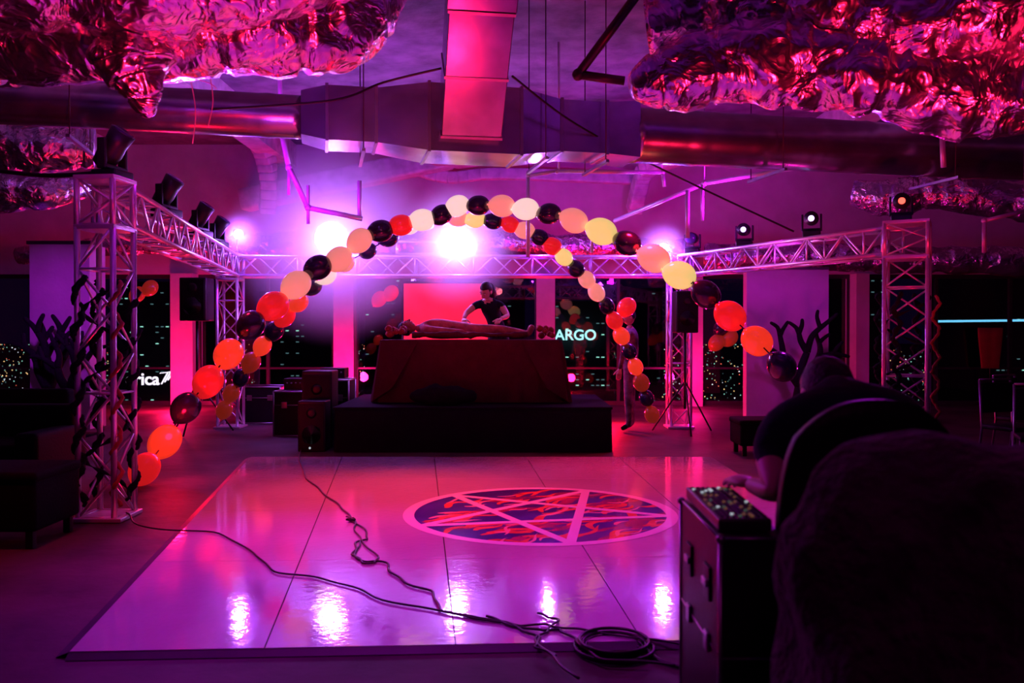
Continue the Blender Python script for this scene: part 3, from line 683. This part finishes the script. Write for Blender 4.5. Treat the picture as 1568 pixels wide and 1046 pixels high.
pipe([P(1470,205,9.6),P(1473,262,9.6)],.03); pipe([P(1600,330,9),P(1537,345,9),P(1537,395,9)],.022); q=P(1600,330,9); b.cyl(q,(q.x,q.y,ZT),.01,'metal')
b.obj('sprinkler_pipe')
b=MB(); pts=[P(1020,-40,6.3),P(903,118,6.4),P(975,128,6.4)]
pipe(pts,.035,'blackpipe'); b.obj('black_drain_pipe')
b=MB()
b.tube(spline([P(800,120,8.3),P(900,195,8.8),P(1040,268,9.6),P(1240,362,9.4)],8),.011,'cable',6)
b.tube(spline([P(330,172,7.6),P(520,158,8),P(600,130,8.2),P(690,108,8.2)],8),.012,'cable',6)
b.tube(spline([P(-20,265,7),P(80,275,7),P(180,268,6.8)],8),.02,'cable',6)
for u0,v0,u1,v1 in ((300,128,302,225),(330,120,326,200),(312,126,340,140)):
    b.tube(spline([P(u0,v0,4.95),P((u0+u1)/2+6,(v0+v1)/2,4.95),P(u1,v1,4.95)],6),.003,'pipe',5)
b.obj('hanging_cable')
# ------------------------------------------------ floor cables
b=MB()
def fc(pts,r=.007,z=.040):
    q=[]
    for u,v in pts:
        p=G(u,v,z); q.append(p)
    q=spline(q,8); q=[p+V((.012*math.sin(i*.9),.012*math.cos(i*.7),0)) for i,p in enumerate(q)]
    b.tube(q,r,'cable',8)
fc([(472,690),(470,730),(495,762),(530,790),(550,812),(575,838),(556,850),(560,875),(600,880),(622,905),(675,927),(690,955),(762,968),(830,990),(850,1015),(900,1060)])
fc([(195,802),(232,826),(330,832),(392,862),(430,893),(520,908),(600,938),(700,958),(790,976),(850,978),(905,985),(1010,1000),(1080,1010)],.006)
fc([(540,808),(552,815),(560,840),(590,872),(572,880),(552,866),(566,845)],.006)
fc([(760,965),(830,985),(870,985),(900,1000),(940,1030),(1060,1040)])
fc([(840,960),(870,970),(850,990),(835,1010),(870,1025)],.006)
fc([(1000,1015),(1060,1045),(1110,1067)],.011,.012)
for k in range(6):
    c=G(960,1020); q=[c+V(((.12+.012*k)*math.cos(a/12*math.pi),(.12+.012*k)*math.sin(a/12*math.pi),.012+.014*(k%4))) for a in range(0,25)]
    b.tube(q,.008,'cable',8)
b.tube([G(548,812,.05)+V((.03*math.cos(i*1.1),.03*math.sin(i*1.5),.008*math.sin(i))) for i in range(30)],.006,'cable',6)
b.obj('floor_cable')
# ------------------------------------------------ furniture / equipment
def ottoman(c,s,name,m='sofa',legs=True):
    b=MB(); x,y=c; w,d,h=s; lz=.12 if legs else 0
    b.box((x,y,(h+lz)/2-.02),(w,d,h-lz-.04),m,bev=.03); b.box((x,y,h-.035),(w+.02,d+.02,.07),m,bev=.03)
    for i in (-1,1):
        for j in (-1,1): b.box((x+i*(w/2-.06),y+j*(d/2-.06),.07),(.05,.05,.14),'black',bev=.004)
    b.obj(name)
ottoman((-3.6,5.95),(.85,.6,.52),'ottoman'); ottoman((2.95,10.2),(.55,.5,.43),'ottoman'); ottoman((3.75,10.6),(.55,.5,.43),'ottoman')
b=MB(); b.box((-4.95,7.5,.28),(1.9,.85,.30),'sofa',bev=.05); b.box((-4.95,7.85,.52),(1.9,.2,.55),'sofa',bev=.06)
for x in (-5.85,-4.06): b.box((x,7.5,.38),(.2,.85,.46),'sofa',bev=.05)
for i in (-.45,.45): b.box((-4.95+i,7.45,.45),(.88,.7,.12),'sofa',bev=.04)
for x in (-5.8,-4.1):
    for y in (7.15,7.85): b.cyl((x,y,0),(x,y,.14),.025,'metal')
b.obj('leather_sofa')
b=MB(); b.box((-6.0,9.6,.32),(1.7,.7,.34),'sofa',bev=.05); b.box((-6.0,9.95,.55),(1.7,.18,.5),'sofa',bev=.05)
for x in (-6.75,-5.25): b.box((x,9.6,.4),(.18,.7,.42),'sofa',bev=.04); b.cyl((x,9.4,0),(x,9.4,.2),.02,'metal'); b.cyl((x,9.85,0),(x,9.85,.2),.02,'metal')
b.obj('leather_sofa')
def speaker(c,w,d,h,name,led=False,stand=False):
    b=MB(); x,y,z=c; b.box((x,y,z+h/2),(w,d,h),'black',bev=.02); yf=y-d/2
    b.box((x,yf-.004,z+h/2),(w*.88,.012,h*.9),'case',bev=.004)
    b.tube([(x,yf-.009,z+h*.34),(x,yf-.014,z+h*.34),(x,yf-.004,z+h*.34)],[w*.38,w*.34,w*.12],'black',24); b.tube([(x,yf-.009,z+h*.76),(x,yf-.016,z+h*.76)],[w*.2,w*.1],'black',20)
    if led: b.sph((x-w*.05,yf-.02,z+.05),.014,'led_w',seg=8,rings=6)
    if stand:
        b.cyl((x,y,.35),(x,y,z),.02,'black')
        for k in range(3):
            a=k*2.094+.5; b.cyl((x,y,.75),(x+.5*math.cos(a),y+.5*math.sin(a),.012),.012,'black')
    b.obj(name)
speaker((-2.46,10.92,0),.38,.4,.97,'pa_speaker',led=False); speaker((-2.44,10.5,0),.34,.3,.62,'pa_speaker',led=True)
speaker((-4.55,12.3,1.62),.38,.35,.62,'pa_speaker',stand=True); speaker((2.5,12.3,1.45),.32,.33,.6,'pa_speaker',stand=True)
def fcase(c,s,name='flight_case'):
    b=MB(); x,y,z=c; w,d,h=s; b.box((x,y,z+h/2),(w,d,h),'case',bev=.01)
    for i in (-1,1):
        for j in (-1,1):
            b.cyl((x+i*w/2,y+j*d/2,z),(x+i*w/2,y+j*d/2,z+h),.014,'metal')
            b.cyl((x-w/2,y+i*d/2,z+h*(j+1)/2),(x+w/2,y+i*d/2,z+h*(j+1)/2),.014,'metal'); b.cyl((x+i*w/2,y-d/2,z+h*(j+1)/2),(x+i*w/2,y+d/2,z+h*(j+1)/2),.014,'metal')
    b.cyl((x-w/2,y-d/2-.003,z+h*.7),(x+w/2,y-d/2-.003,z+h*.7),.008,'metal')
    for i in (-.25,.25): b.box((x+i*w,y-d/2-.006,z+h*.7),(.08,.012,.09),'metal',bev=.004)
    b.obj(name)
fcase((-4.05,13.9,0),(.66,.5,.58)); fcase((-3.05,12.2,0),(.6,.5,.62)); fcase((-2.47,11.9,0),(.46,.5,.8))
b=MB()
for x,y,z,h in ((-3.05,12.15,.645,.16),(-2.47,11.85,.825,.14)):
    b.box((x,y,z+h/2),(.34,.3,h),'black',bev=.01)
    for i in range(5): b.cyl((x-.12+i*.06,y-.152,z+h*.6),(x-.12+i*.06,y-.165,z+h*.6),.012,'metal',n=8)
b.obj('mixer_unit')
def chair(x,y,rot):
    r=empty('stacking_chair'); b=MB(); R=Matrix.Rotation(rot,3,'Z'); W=lambda a,c,z:V((x,y,0))+R@V((a,c,z))
    b.box(W(0,0,.46),(.44,.43,.05),'leather',R,.02); b.obj('seat',r)
    b=MB(); b.box(W(0,.22,.76),(.42,.04,.32),'leather',R,.02); b.obj('backrest',r); b=MB()
    for i in (-.21,.21):
        b.tube([W(i,-.2,0),W(i,-.18,.45)],.013,'metal',8); b.tube([W(i,.26,0),W(i,.2,.45),W(i,.235,.95)],.013,'metal',8); 
    b.tube([W(-.21,.235,.95),W(.21,.235,.95)],.013,'metal',8); b.obj('frame',r)
chair(5.25,8.9,.3); chair(5.0,8.0,-.4); chair(5.9,9.8,.5)
def tree(base,h,name,seed,tilt=0,thick=.055):
    random.seed(seed); b=MB()
    def br(p,d,l,r,k):
        mid=p+d*l*.5+V((random.uniform(-.06,.06),0,random.uniform(-.02,.06)))*l*2; q=p+d*l
        b.tube(spline([p,mid,q],4),[r*(1-.35*i/8) for i in range(9)],'tree',8)
        if k==0: b.sph(q,r*.62,'tree',seg=8,rings=6); return
        for s_ in ((-1,1) if k<3 else (-1,1,.1)):
            a=s_*random.uniform(.35,.75)+random.uniform(-.1,.1); nd_=Matrix.Rotation(a,3,'Y')@d; nd_.y+=random.uniform(-.15,.15); nd_.z+=.15; br(q,nd_.normalized(),l*random.uniform(.6,.8),r*.7,k-1)
    br(V(base),V((tilt,0,1)).normalized(),h*.38,h*thick,3)
    b.box(V(base)+V((0,0,.02)),(.5,.4,.04),'tree',bev=.01); b.obj(name)
tree((-6.7,12.3,0),1.75,'dead_tree_prop',3,0,.075); tree((-6.15,11.9,0),1.5,'dead_tree_prop',5,0,.07)
tree((4.3,12.9,0),1.72,'dead_tree_prop',11,.1,.065)
# ------------------------------------------------ city outside
b=MB(); b.faces([(-4000,25,-62),(4000,25,-62),(4000,5000,-62),(-4000,5000,-62)],[(0,1,2,3)],'cityground'); b.obj('city_ground')
random.seed(21); b=MB(); L=MB()
def oct_(p,s,m): L.faces([p+V((s,0,0)),p+V((0,0,s)),p+V((-s,0,0)),p+V((0,0,-s))],[(0,1,2,3)],m)
for u,w,top,d in ((230,120,440,110),(445,80,455,130),(600,60,430,160),(790,60,452,150),(905,110,470,118),(1010,50,450,170),(1360,50,430,130),(1580,50,420,120)):
    x0=(u-w/2-800)*d/FPX; x1=(u+w/2-800)*d/FPX; zt=EYE-(top-520)*d/FPX
    b.box2((x0,d,-62),(x1,d+20,zt),'bldg'); st_=d*8/FPX
    nxx=int((x1-x0)/st_)
    for j in range(26):
        rowon=random.random()<.3
        for i in range(nxx):
            if random.random()<(.35 if rowon else .02):
                p=V((x0+(i+.5)*st_,d-.1,zt-(j+1)*st_*1.1)); s=d*1.3/FPX; m=random.choice(['bw','bw','bw','cl2'])
                L.faces([p+V((-s*1.8,0,-s*.5)),p+V((s*1.8,0,-s*.5)),p+V((s*1.8,0,s*.5)),p+V((-s*1.8,0,s*.5))],[(0,1,2,3)],m)
b.obj('office_tower')
for i in range(4600):
    v=530+random.random()**1.1*110; d=min(63.45*FPX/(v-520),4500); u=random.uniform(-250,1850); s=d*random.uniform(.4,1.05)/FPX
    if noise.noise(V((u*.01,v*.02,0)))<-.22: continue
    oct_(V(((u-800)*d/FPX,d,-61)),s,random.choice(['cl1','cl1','cl2','cl3','cl2','bw','bw','cl4']))
L.obj('city_lights')
def text(body,p,size,m,name):
    c=bpy.data.curves.new(name,'FONT'); c.body=body; c.size=size; c.extrude=.05; c.offset=size*.015; c.materials.append(M[m])
    o=bpy.data.objects.new(name,c); scn.collection.objects.link(o); o.location=p; o.rotation_euler=(math.pi/2,0,0)
text('FARGO',P(856,531,116),116*23/FPX,'sign','rooftop_sign'); text('erica',P(196,601,100),100*27/FPX,'sign2','rooftop_sign')
b=MB()
for i in range(4): b.beam(P(252+i*5,600-i*3,100),P(262+i*5,582-i*2,100),.22,.1,'sign2')
b.beam(P(250,583,100),P(274,580,100),.25,.1,'sign2'); b.cyl(P(1465,502,100),P(1640,500,100),.14,'neon',n=6); b.obj('neon_tube_sign')
b=MB(); bx=P(1545,550,16.9).x; b.loft([(bx,16.85,z,.2-.04*math.sin(z*3),.03,.03) for z in (.75,1.0,1.2,1.4,1.55)],'rib_red',n=60,folds=9); b.cyl((bx,16.85,0),(bx,16.85,1.5),.012,'black'); b.box((bx,16.8,.015),(.3,.2,.03),'black'); b.obj('red_banner')
# ------------------------------------------------ lights
lamp('SPOT',(-2.9,7.0,2.95),250,(.68,.012,1),.12,(-.9,4.6,0),75,.8,'wash_light')
lamp('SPOT',(3.6,9.0,3.0),250,(.6,.012,1),.12,(.6,4.6,0),55,.8,'wash_light')
lamp('SPOT',(-1.2,8.6,3.0),640,(1,.035,.04),.12,(-1.1,7.5,0),64,1,'wash_light')
lamp('SPOT',(-1.9,6.4,3.2),300,(1,.02,.10),.12,(-1.2,6.8,0),80,1,'wash_light')
lamp('SPOT',(1.4,9.4,3.0),560,(1,.006,.06),.12,(1.3,8.4,0),85,1,'wash_light')
lamp('SPOT',(.9,5.6,3.3),200,(1,.012,.16),.15,(.6,6.9,0),80,1,'wash_light')
lamp('SPOT',(-.6,3.6,3.4),130,(.8,.02,1),.15,(-.3,4.6,0),85,1,'wash_light')
lamp('SPOT',(2.7,11.2,3.0),260,RED,.12,(2.4,10.4,0),80,1,'wash_light')
lamp('SPOT',(-3.6,9.6,3.0),200,(1,.006,.05),.12,(-3.4,9.0,0),70,1,'wash_light')
lamp('SPOT',(-2.9,5.0,3.0),150,(1,.008,.04),.12,(-2.8,5.6,0),60,1,'wash_light')
lamp('SPOT',(-.6,9.0,3.1),40,(1,.01,.05),.12,(-.6,11.3,1.5),40,1,'wash_light')  # added red spot, no fixture, making the table props visible
# added key light, no fixture, brightening the balloon garland
lamp('SPOT',(-.5,4.8,2.9),50,(1,.14,.20),.15,(-.4,10.3,3.1),52,.6,'wash_light')
# added side lights, no fixtures, brightening the trusses
lamp('SPOT',(-2.4,10.6,2.3),80,(.6,.25,1),.08,(-3.5,8.2,2.5),70,.8,'wash_light'); lamp('SPOT',(2.2,10.6,2.2),75,(.8,.12,.7),.08,(3.6,10.6,2.5),80,.8,'wash_light')
# magenta-violet up to the ceiling
lamp('SPOT',(-3.2,9.5,2.9),400,(.58,.004,1),.15,(-1.5,13.5,5.2),100,1,'uplight'); lamp('SPOT',(2.8,10.5,2.9),380,(.66,.004,.9),.15,(2.0,14.0,5.2),100,1,'uplight')
lamp('SPOT',(-2.6,6.9,2.9),440,(.34,.02,1),.1,(-2.2,5.0,4.2),90,.8,'uplight')  # this and the next: violet spots added to brighten the ceiling foil
lamp('SPOT',(3.0,7.6,2.9),500,(.34,.02,1),.1,(3.0,5.2,4.2),90,.8,'uplight')
lamp('SPOT',(-1.8,6.6,2.4),60,(.3,.05,1),.1,(-1.9,9.0,3.7),45,.8,'uplight')
for p,t,e in (((-1.0,3.2,1.2),(-1.9,5.2,3.5),420),((1.8,3.2,1.0),(2.3,5.2,3.5),430),((-.3,6.0,.4),(-.4,8.4,4),280),((3.6,6.4,.6),(3.4,9.8,3.6),220)):  # red from below, no fixtures; the last is added to brighten the right duct
    lamp('SPOT',p,e,(1,.008,.06),.12,t,72,.9,'red_uplight')
lamp('POINT',(-6.3,15.8,.4),210,(1,.006,.08),.1,name='red_uplight'); lamp('POINT',(-3.2,15.9,.5),170,(1,.006,.15),.1,name='red_uplight'); lamp('POINT',(1.45,13.4,.35),210,RED,.1,name='red_uplight')
lamp('POINT',(3.4,15.9,.5),90,(1,.006,.2),.1,name='red_uplight')
lamp('POINT',(-3.3,8.3,.5),26,RED,.1,name='red_uplight'); lamp('SPOT',(-1.2,12.9,2.4),160,RED,.1,(-1.1,14,1.6),60,.8,'red_uplight')
lamp('POINT',(4.4,11.2,1.0),24,(.9,.01,.4),.1,name='red_uplight')
lamp('SPOT',(-5.4,9.8,2.9),260,(.6,.02,1),.1,(-6.8,12.8,1.5),50,.8,'wash_light'); lamp('SPOT',(3.4,10.6,2.9),150,(.65,.02,.8),.1,(4.4,13.5,1.3),55,.8,'wash_light')  # spots without fixtures, added to lift the dark partition panels
lamp('SPOT',(.4,-.6,3.2),22,(.8,.02,.5),.2,(.95,1.9,1.1),55,.9,'wash_light')  # added unseen fill from behind the camera, lifting the plush coat
w=bpy.data.worlds.new('night'); scn.world=w; w.use_nodes=True; bg=w.node_tree.nodes['Background']; bg.inputs[0].default_value=(.03,.008,.12,1); bg.inputs[1].default_value=.05
# ------------------------------------------------ camera
cam=bpy.data.cameras.new('camera'); co=bpy.data.objects.new('camera',cam); scn.collection.objects.link(co); scn.camera=co
cam.lens=36*FPX/1600; cam.sensor_width=36; cam.clip_end=8000; cam.clip_start=.05
co.location=(0,0,EYE); co.rotation_euler=(math.radians(90)-math.atan(13.5/FPX),0,0)
cam.dof.use_dof=True; cam.dof.focus_distance=9.5; cam.dof.aperture_fstop=2.8
